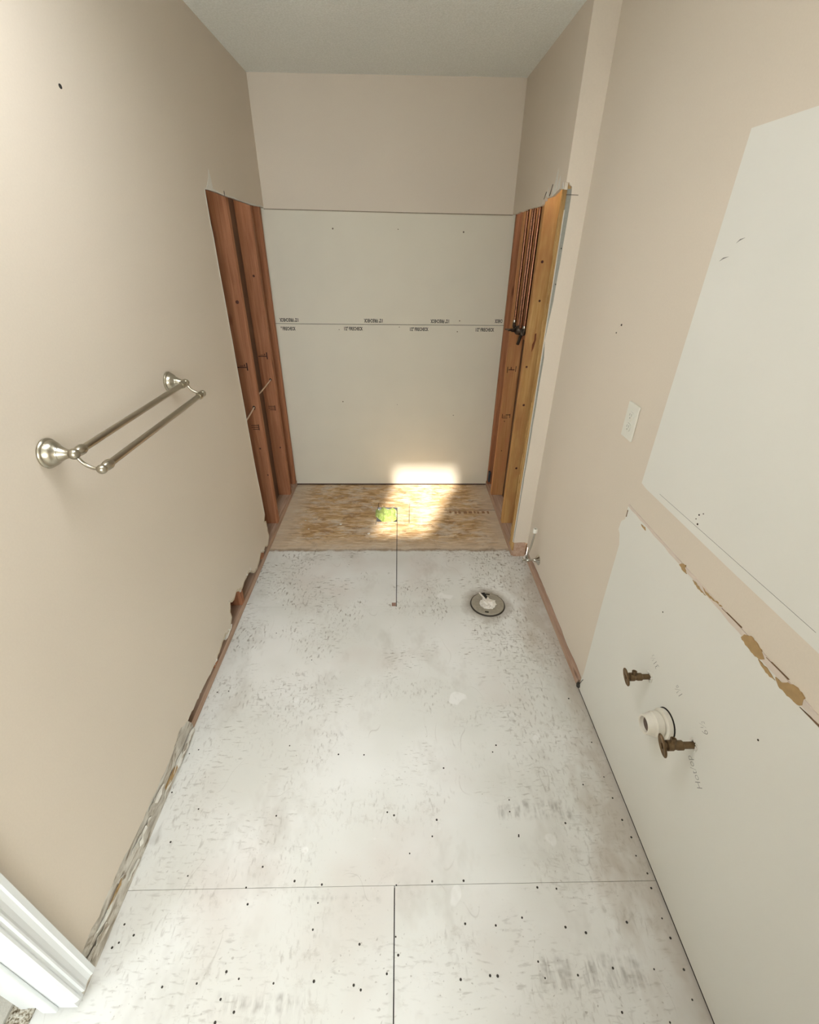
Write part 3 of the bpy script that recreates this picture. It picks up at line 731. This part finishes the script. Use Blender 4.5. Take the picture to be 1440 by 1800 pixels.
struct(box('added_wall_stub', 'paint', 1.00, R - 0.001, -3.42, -3.31, 0.0, H), 'unseen wall end added behind the camera to shade the right wall')  # unseen wall piece added to keep lamp light off the near right side

# ---- cased opening in the left wall (bottom left of the view)
casing_prof = [(-2.8215, 0.0), (-2.8215, 0.019), (-2.8325, 0.019), (-2.836, 0.0155), (-2.845, 0.0135), (-2.855, 0.0145), (-2.860, 0.0165), (-2.8635, 0.0165), (-2.866, 0.011), (-2.871, 0.0105), (-2.874, 0.013), (-2.8785, 0.013), (-2.8835, 0.008), (-2.8855, 0.0)]
trim_1 = empty('trim_1', (0, 0, 0), 'white moulded casing and jamb of the opening in the left wall', 'trim'); del trim_1['category']
trim_1['kind'] = 'structure'
prism('casing', 'trim', [(x, y) for y, x in casing_prof], 2, 0.048, 2.16, trim_1)
box('jamb', 'trim', -0.128, 0.0, -2.884, -2.862, 0.012, 2.10, trim_1)
box('door_stop', 'trim', -0.082, -0.046, -2.894, -2.884, 0.012, 2.09, trim_1, 0.003)
box('back_casing', 'trim', -0.145, -0.128, -2.884, -2.80, 0.0, 2.16, trim_1)
box('head_jamb', 'trim', -0.128, 0.0, -3.53, -2.884, 2.085, 2.10, trim_1)
prism('wall_end_filler', 'gypsum', [(-0.128, -2.862), (-0.0128, -2.862), (-0.0128, -2.855), (-0.128, -2.855)], 2, 0.0, 2.1, trim_1)
# neighbouring room: pale carpet, speckled underlay strip at the doorway, walls with added windows
fl2 = struct(box('floor_bedroom', 'white_carpet', -3.2, -0.168, REAR, -1.4, -0.018, 0.012), 'pale carpet of the neighbouring room')
und = box('carpet_underlay', 'underlay', -0.167, -0.111, REAR, -2.80, -0.018, 0.004)
tag(und, 'speckled strip of exposed carpet underlay in the doorway at bottom left', 'carpet'); und['kind'] = 'stuff'
struct(box('wall_bedroom_front', 'paint', -3.2, -0.126, -1.42, -1.40, 0, H))
wb = struct(prism('wall_bedroom_partition', 'paint', [(-2.86, 0), (-1.42, 0), (-1.42, H), (-2.86, H)], 0, -0.1275, -0.1255))
struct(box('wall_bedroom_side', 'paint', -3.3, -3.2, REAR, -1.4, 0, H))

struct(box('wall_rear', 'paint', -3.2, 1.75, REAR - 0.1, REAR, 0, H))
# added unseen windows with blinds, backing the two area lamps
def added_blind_window(name, label, x0, x1, z0, z1):
    w = empty(name, (0, 0, 0), label, 'window'); del w['category']; w['kind'] = 'structure'
    for a0, a1, c0, c1 in ((x0 - 0.05, x0, z0 - 0.05, z1 + 0.05), (x1, x1 + 0.05, z0 - 0.05, z1 + 0.05), (x0, x1, z0 - 0.05, z0), (x0, x1, z1, z1 + 0.05)):
        box('window_frame', 'trim', a0, a1, REAR, REAR + 0.03, c0, c1, w, 0.003)
    for i in range(int((z1 - z0 - 0.01) / 0.05)):
        box('blind_slat', 'plastic', x0 + 0.01, x1 - 0.01, REAR + 0.006, REAR + 0.012, z0 + 0.005 + i * 0.05, z0 + 0.05 + i * 0.05, w)
added_blind_window('added_window_1', 'added unseen blind covered window behind the camera', 0.18, 1.42, 0.82, 2.08)
added_blind_window('added_window_2', 'added unseen blind covered window of the neighbouring room', -2.08, -0.72, 0.38, 2.12)

# ================================================================== THINGS
# ---- double towel bar on the left wall
t = empty('towel_rack', (0, -1.955, 1.245), 'brushed nickel double towel bar on the left wall', 'towel rack')
t.location = (0, 0, 0)
YB = (-2.2675, -1.6425)
for y in YB:
    bs = lathe('post', 'nickel', [(0.0, 0.034), (0.004, 0.035), (0.007, 0.0335), (0.009, 0.0305), (0.016, 0.0285), (0.022, 0.024), (0.027, 0.0175), (0.030, 0.0165), (0.0315, 0.0172), (0.033, 0.0165), (0.036, 0.0145), (0.046, 0.0105), (0.052, 0.0095), (0.057, 0.0092)],
               (0.0005, y, 1.2465), (1, 0, -0.03), t, 32)
    bm = bmesh.new()
    add_lathe(bm, [(-0.0128, 0.003), (-0.0115, 0.0062), (-0.008, 0.0102), (-0.003, 0.0125), (0.002, 0.0127), (0.007, 0.0108), (0.011, 0.0068), (0.0128, 0.002)], (0.060, y, 1.2445), (1, 0, 0), 20)
    finish('ball', bm, 'nickel', t, True)
    tube('arm', 'nickel', [(0.064, y, 1.238), (0.070, y, 1.226), (0.080, y, 1.2155), (0.092, y, 1.2095), (0.106, y, 1.2070)], 0.0042, t, 12, 6)
    bm = bmesh.new()
    add_lathe(bm, [(-0.0115, 0.003), (-0.010, 0.0066), (-0.006, 0.0100), (0.0, 0.0116), (0.006, 0.0100), (0.010, 0.0066), (0.0115, 0.003)], (0.1105, y, 1.2065), (1, 0, 0), 20)
    finish('ball', bm, 'nickel', t, True)
    s_ = 1 if y < -2 else -1
    for (x, z) in ((0.060, 1.2445), (0.1105, 1.2065)):
        lathe('bar_socket', 'nickel', [(0.006, 0.0072), (0.012, 0.0105), (0.020, 0.0120), (0.030, 0.0122), (0.036, 0.0108), (0.039, 0.0095)], (x, y, z), (0, s_, 0), t, 20)
for (x, z) in ((0.060, 1.2445), (0.1105, 1.2065)):
    lathe('bar', 'nickel', [(0.0, 0.0085), (YB[1] - YB[0] - 0.06, 0.0085)], (x, YB[0] + 0.03, z), (0, 1, 0), t, 20)

# ---- duplex outlet
t = empty('wall_outlet', (0, 0, 0), 'white duplex outlet plate on the right wall beside the bare mirror area', 'outlet')
oy, oz = -1.789, 1.161
box('cover_plate', 'plastic', R - 0.0065, R - 0.0003, oy - 0.038, oy + 0.038, oz - 0.060, oz + 0.060, t, 0.0025)
for dz in (-0.0195, 0.0195):
    f = prism('receptacle', 'plastic', [(oy + 0.0165 * math.cos(a), oz + dz + max(-0.0135, min(0.0135, 0.0165 * math.sin(a)))) for a in [k * PI / 12 for k in range(24)]], 0, R - 0.0092, R - 0.006, t)
    bm = bmesh.new()
    add_box(bm, R - 0.0095, R - 0.0085, oy - 0.0068, oy - 0.0050, oz + dz - 0.001, oz + dz + 0.008)
    add_box(bm, R - 0.0095, R - 0.0085, oy + 0.0050, oy + 0.0068, oz + dz - 0.001, oz + dz + 0.007)
    add_lathe(bm, [(0, 0.0024), (0.001, 0.0024)], (R - 0.0085, oy, oz + dz - 0.007), (-1, 0, 0), 10)
    finish('slots', bm, mat_plain('slot_shadow', (0.25, 0.24, 0.21), 0.8), f)
lathe('plate_screw', 'plastic', [(0, 0.003), (0.0012, 0.0028)], (R - 0.0064, oy, oz), (-1, 0, 0), t, 12)

# ---- the two shutoff valves of the vanity
def shutoff(y, z, L, label, k=1.0):
    t = empty('shutoff_valve', (0, 0, 0), label, 'valve', 'vanity shutoff valves')
    t['group'] = 'vanity shutoff valves'
    lathe('pipe_stub', 'brass', [(0.0, 0.0085 * k), (L * 0.42, 0.0085 * k)], (R - 0.0005, y, z), (-1, 0, 0), t, 18)
    lathe('valve_body', 'brass', [(L * 0.36, 0.0095 * k), (L * 0.38, 0.0118 * k), (L * 0.55, 0.0118 * k), (L * 0.58, 0.0105 * k), (L * 0.66, 0.0105 * k), (L * 0.69, 0.0128 * k), (L * 0.86, 0.0128 * k), (L * 0.88, 0.008 * k), (L * 0.95, 0.008 * k)], (R, y, z), (-1, 0, 0), t, 18)
    lathe('outlet_port', 'brass', [(0.0, 0.0075 * k), (0.016 * k, 0.0075 * k), (0.016 * k, 0.0050 * k), (0.012 * k, 0.0045 * k)], (R - L * 0.70, y, z + 0.006), (0, 0.25, 1), t, 16)
    bm = bmesh.new()
    add_lathe(bm, [(0.0, 0.010 * k), (0.001, 0.0225 * k), (0.003, 0.0245 * k), (0.0065, 0.0245 * k), (0.0085, 0.022 * k), (0.007, 0.016 * k), (0.0065, 0.006 * k), (0.0095, 0.0055 * k), (0.0095, 0.001)], (0, 0, 0), (-1, 0, 0), 28)
    for v_ in bm.verts: v_.co.y *= 0.42; v_.co.z *= 1.12
    bmesh.ops.rotate(bm, verts=bm.verts, cent=(0, 0, 0), matrix=Matrix.Rotation(-1.0, 3, 'X') @ Matrix.Rotation(0.0, 3, 'Y'))
    bmesh.ops.translate(bm, verts=bm.verts, vec=(R - L * 0.93, y, z))
    finish('oval_handle', bm, 'brass', t, True)
    bm = bmesh.new(); r = random.Random(int(abs(y) * 100))
    for i in range(9):
        a = i * 2 * PI / 9; q = 0.0085 * k + r.uniform(0.001, 0.006)
        add_box(bm, R - r.uniform(0.003, 0.006), R - 0.001, y + q * math.cos(a) - 0.0035, y + q * math.cos(a) + 0.0035, z + q * math.sin(a) - 0.003, z + q * math.sin(a) + 0.003)
    finish('torn_hole_edge', bm, 'gypsum', t)
    lathe('hole', 'dark', [(0, 0.0125 * k), (0.0016, 0.0120 * k)], (R, y, z), (-1, 0, 0), t, 14)
shutoff(-2.304, 0.512, 0.076, 'tarnished brass shutoff valve on bare white wall, further from the drain pipe', 1.0)
shutoff(-2.538, 0.528, 0.086, 'tarnished brass shutoff valve just beside the white drain pipe', 1.08)

# ---- drain stub of the vanity
t = empty('drain_pipe', (0, 0, 0), 'short white plastic drain pipe stub sticking out of the bare wall', 'pipe')
dy, dz = -2.432, 0.463
lathe('wall_hole', 'dark', [(0, 0.047), (0.0017, 0.0465)], (R, dy, dz), (-1, 0, 0), t, 28)
lathe('slip_nut', 'pvc', [(0.0, 0.038), (0.003, 0.0435), (0.008, 0.0445), (0.016, 0.0440), (0.0185, 0.0400), (0.0200, 0.0330), (0.0235, 0.0325)], (R - 0.001, dy, dz), (-1, 0, 0.0), t, 28)
lathe('adapter', 'pvc', [(0.022, 0.0325), (0.024, 0.0365), (0.043, 0.0360), (0.046, 0.0325), (0.049, 0.0318), (0.056, 0.0312), (0.058, 0.0295), (0.066, 0.0285), (0.068, 0.0272), (0.0675, 0.0225), (0.050, 0.0205), (0.030, 0.0200)], (R, dy, dz), (-1, 0, 0), t, 28)
o = lathe('pipe_bore', mat_plain('dark_bore', srgb(104, 88, 80), 0.8, var=0.5, scale=90), [(0.056, 0.0206), (0.057, 0.0206)], (R, dy, dz), (-1, 0, 0), t, 24)  # dark mottled disc closing the inside of the pipe

# ---- toilet supply valve with bent tube
t = empty('toilet_supply_valve', (0, 0, 0), 'chrome toilet supply valve with bent riser tube low on the right wall', 'valve')
vy, vz = -1.207, 0.146
lathe('escutcheon', 'chrome', [(0.0, 0.029), (0.003, 0.030), (0.006, 0.027), (0.010, 0.020), (0.016, 0.0145), (0.022, 0.0085), (0.030, 0.0068)], (R - 0.0005, vy, vz), (-1, 0, 0), t, 28)
lathe('supply_stub', 'chrome', [(0.02, 0.0060), (0.064, 0.0060)], (R, vy, vz), (-1, 0, 0), t, 16)
lathe('valve_body', 'chrome', [(0.052, 0.0075), (0.054, 0.0100), (0.064, 0.0100), (0.067, 0.0082), (0.078, 0.0082), (0.080, 0.0055), (0.090, 0.0050)], (R, vy, vz), (-1, 0, 0), t, 18)
bm = bmesh.new()
add_lathe(bm, [(0.0, 0.006), (0.001, 0.016), (0.005, 0.0165), (0.007, 0.014), (0.007, 0.002)], (0, 0, 0), (-1, 0, 0), 20)
for v_ in bm.verts: v_.co.y *= 0.5
bmesh.ops.translate(bm, verts=bm.verts, vec=(R - 0.088, vy, vz))
finish('oval_handle', bm, 'chrome', t, True)
lathe('compression_nut', 'chrome', [(0.0, 0.0075), (0.012, 0.0078), (0.013, 0.0095), (0.024, 0.0095), (0.026, 0.006)], (R - 0.070, vy, vz + 0.004), (0, 0.0, 1), t, 6)
tube('riser_tube', 'chrome', [(R - 0.070, vy, vz + 0.024), (R - 0.067, vy - 0.002, 0.20), (R - 0.058, vy - 0.004, 0.245), (R - 0.052, vy - 0.004, 0.30), (R - 0.051, vy - 0.004, 0.335)], 0.0052, t, 14, 8)
lathe('end_nut', 'plastic', [(0.0, 0.009), (0.002, 0.0118), (0.022, 0.0118), (0.026, 0.0100), (0.026, 0.0060), (0.016, 0.0050)], (R - 0.051, vy - 0.004, 0.332), (0, 0, 1), t, 18)

# ---- closet flange and rag
t = empty('toilet_flange', (0, 0, 0), 'dirty grey round toilet flange on the white floor', 'flange')
fx, fy = 1.281, -1.410
lathe('flange_ring', 'flange', [(0.0, 0.088), (0.007, 0.0875), (0.0105, 0.084), (0.0110, 0.060), (0.0100, 0.046), (0.004, 0.041), (-0.010, 0.040), (-0.05, 0.040)], (fx, fy, 0.0), (0, 0, 1), t, 48, False)
lathe('wax_rim', mat_plain('black_wax', srgb(52, 44, 34), 0.6, var=0.3, scale=60), [(0.0, 0.0935), (0.004, 0.0925), (0.0066, 0.0885), (0.003, 0.0872), (0.0, 0.087)], (fx, fy, 0.0002), (0, 0, 1), t, 40, False)
for (a0, a1) in ((1.25, 1.75), (4.35, 4.62)):
    pts = [(fx + 0.066 * math.cos(a0 + (a1 - a0) * k / 8), fy + 0.066 * math.sin(a0 + (a1 - a0) * k / 8)) for k in range(9)] + [(fx + 0.075 * math.cos(a1 - (a1 - a0) * k / 8), fy + 0.075 * math.sin(a1 - (a1 - a0) * k / 8)) for k in range(9)]
    prism('bolt_slot', 'dark', pts, 2, 0.009, 0.0116, t)
prism('notch', 'dark', [(fx - 0.012, fy + 0.030), (fx + 0.012, fy + 0.028), (fx - 0.004, fy + 0.085), (fx - 0.028, fy + 0.082)], 2, 0.0085, 0.0114, t)
def crumple(name, mat, cx, cy, cz, rx, ry, rz, seed, rough=0.4, sub=3, lobes=5.0):
    bm = bmesh.new(); bmesh.ops.create_icosphere(bm, subdivisions=sub, radius=1.0)
    off = Vector((seed * 3.1, seed * 1.7, seed))
    for v_ in bm.verts:
        d = v_.co.normalized()
        k = 1 + rough * noise.noise(d * lobes * 0.5 + off) - rough * 0.5 * abs(noise.noise(d * lobes + off * 2))
        v_.co = Vector((cx + d.x * rx * k, cy + d.y * ry * k, cz + d.z * rz * k))
    me_o = finish(name, bm, mat)
    return me_o
rag = tag(crumple('rag', 'rag', fx + 0.002, fy - 0.004, 0.006, 0.043, 0.043, 0.015, 2, 0.55, 4, 6.0), 'crumpled white rag stuffed into the toilet flange', 'rag')
tube('twisted_end', 'rag', [(fx - 0.004, fy + 0.005, 0.018), (fx - 0.018, fy + 0.036, 0.020), (fx - 0.030, fy + 0.072, 0.0145), (fx - 0.033, fy + 0.080, 0.0125)], 0.0045, rag, 8, 4)

# ---- green bag in the drain hole
bm = bmesh.new()
NX, NY = 26, 22
gx0, gx1, gy0, gy1 = 0.634, 0.785, -0.556, -0.350
outline_ok = lambda u, v_: True
grid = {}
for i in range(NX + 1):
    for j in range(NY + 1):
        u = i / NX; v_ = j / NY
        # six-sided crumpled outline
        half = 0.5 * min(1.0, 0.42 + 1.6 * u, 0.62 + 1.9 * (1 - u))
        yy = gy0 + (gy1 - gy0) * (0.5 + (v_ - 0.5) * 2 * half + 0.05 * math.sin(u * 9) * (0.4))
        xx = gx0 + (gx1 - gx0) * u
        q = Vector((u * 4.2, v_ * 4.2, 1.3))
        h = 0.020 * (1 - abs(2 * u - 1) ** 2.5) * (1 - abs(2 * v_ - 1) ** 2.5)
        zz = -0.012 + h + 0.016 * noise.noise(q) - 0.012 * abs(noise.noise(q * 2.1)) + (0.006 if u < 0.35 else -0.002)
        if u < 0.12: zz = max(zz, 0.003 + (0.12 - u) * 0.02)
        grid[i, j] = bm.verts.new((xx, yy, zz))
for i in range(NX):
    for j in range(NY):
        bm.faces.new((grid[i, j], grid[i + 1, j], grid[i + 1, j + 1], grid[i, j + 1]))
bag = finish('plastic_bag', bm, 'bag', None, True)
sm = bag.modifiers.new('thickness', 'SOLIDIFY'); sm.thickness = 0.0012
tag(bag, 'crumpled lime green plastic bag stuffed in the square drain hole', 'bag')

# ---- shower valve and copper risers
t = empty('shower_valve', (0, 0, 0), 'dark bronze shower valve with four copper risers in the open stud bay', 'valve')
pipes = [(1.512, -0.285, 0.0085, 1.262), (1.524, -0.345, 0.0078, 1.25), (1.524, -0.398, 0.0078, 1.25), (1.512, -0.535, 0.0085, 1.262)]
for (x, y, r, z0) in pipes:
    tube('riser_pipe', 'copper', [(x, y, z0), (x, y, 1.98)], r, t, 14)
for (x, y, z0) in ((1.512, -0.285, 1.262), (1.512, -0.535, 1.262)):
    lathe('solder_joint', 'chrome', [(0, 0.0102), (0.022, 0.0102), (0.024, 0.0085)], (x, y, z0 - 0.006), (0, 0, 1), t, 16)
lathe('valve_body', 'valve', [(0.0, 0.020), (0.004, 0.026), (0.016, 0.028), (0.030, 0.026), (0.045, 0.024), (0.052, 0.018)], (1.555, -0.365, 1.232), (-1, 0, 0), t, 24)
tube('cross_pipe', 'valve', [(1.512, -0.285, 1.266), (1.512, -0.285, 1.244), (1.520, -0.290, 1.235), (1.535, -0.33, 1.233)], 0.0105, t, 14)
tube('cross_pipe', 'valve', [(1.512, -0.535, 1.266), (1.512, -0.535, 1.242), (1.516, -0.500, 1.234), (1.540, -0.40, 1.233)], 0.0110, t, 14)
lathe('union_nut', 'valve', [(0, 0.013), (0.002, 0.0155), (0.016, 0.0155), (0.018, 0.013)], (1.522, -0.305, 1.2345), (0.4, -0.9, 0), t, 6)
lathe('union_nut', 'valve', [(0, 0.013), (0.002, 0.0155), (0.016, 0.0155), (0.018, 0.013)], (1.524, -0.470, 1.234), (0.1, 0.99, 0), t, 6)
lathe('valve_stem', 'valve', [(0.0, 0.015), (0.020, 0.015), (0.022, 0.010), (0.040, 0.010), (0.042, 0.006), (0.062, 0.005)], (1.520, -0.365, 1.232), (-1, 0, 0), t, 18)
lathe('test_handle', 'valve', [(0.0, 0.0048), (0.05, 0.0042)], (1.505, -0.30, 1.226), (-1, 0.25, 0), t, 10)
tube('drop_stub', 'valve', [(1.545, -0.355, 1.225), (1.543, -0.345, 1.19), (1.538, -0.325, 1.145)], 0.0095, t, 14)
box('mounting_block', 'dim_fir', 1.575, R - 0.002, -0.602, -0.243, 1.17, 1.29, t)

# ---- cable threaded through the left studs
t = empty('electrical_cable', (0, 0, 0), 'pale electrical cable threaded through holes in the left studs', 'cable')
tube('cable_run', 'cable', [(-0.075, -0.98, 0.775), (-0.060, -0.80, 0.800), (-0.045, -0.644, 0.838), (-0.045, -0.60, 0.845), (-0.070, -0.48, 0.855), (-0.060, -0.36, 0.868), (-0.040, -0.241, 0.895), (-0.040, -0.20, 0.90)], 0.0042, t, 10, 6)
for y, x, z in ((-0.6435, -0.045, 0.840), (-0.2405, -0.040, 0.897)):
    lathe('drilled_hole', 'dark', [(0, 0.0085), (0.0008, 0.0085)], (x, y, z), (0, -1, 0), t, 14)

# ---- black wire end at the corner of the bare wall
t = empty('wire_stub', (0, 0, 0), 'small black wire end at the foot of the right wall', 'wire')
o = crumple('wire_blob', 'ink', R - 0.004, -1.948, 0.022, 0.009, 0.012, 0.014, 5, 0.4, 2); o.parent = t
tube('wire', 'ink', [(R - 0.004, -1.950, 0.030), (R - 0.007, -1.960, 0.045), (R - 0.006, -1.966, 0.070), (R - 0.003, -1.968, 0.082)], 0.0012, t, 6, 4)

# ---- loose crumbs of plaster on the alcove floor
for i, (x, y, s_) in enumerate([(0.15, -0.55, .006), (0.13, -0.60, .005), (0.40, -0.60, .010), (0.60, -0.36, .009), (0.60, -0.72, .012), (0.19, -0.66, .007)]):
    o = crumple('plaster_crumb', 'gypsum', x, y, s_ * 0.35, s_, s_ * 0.8, s_ * 0.5, i + 9, 0.4, 1)
    tag(o, 'tiny white plaster crumb on the brown alcove floor', 'crumb', 'plaster crumbs on the alcove floor')
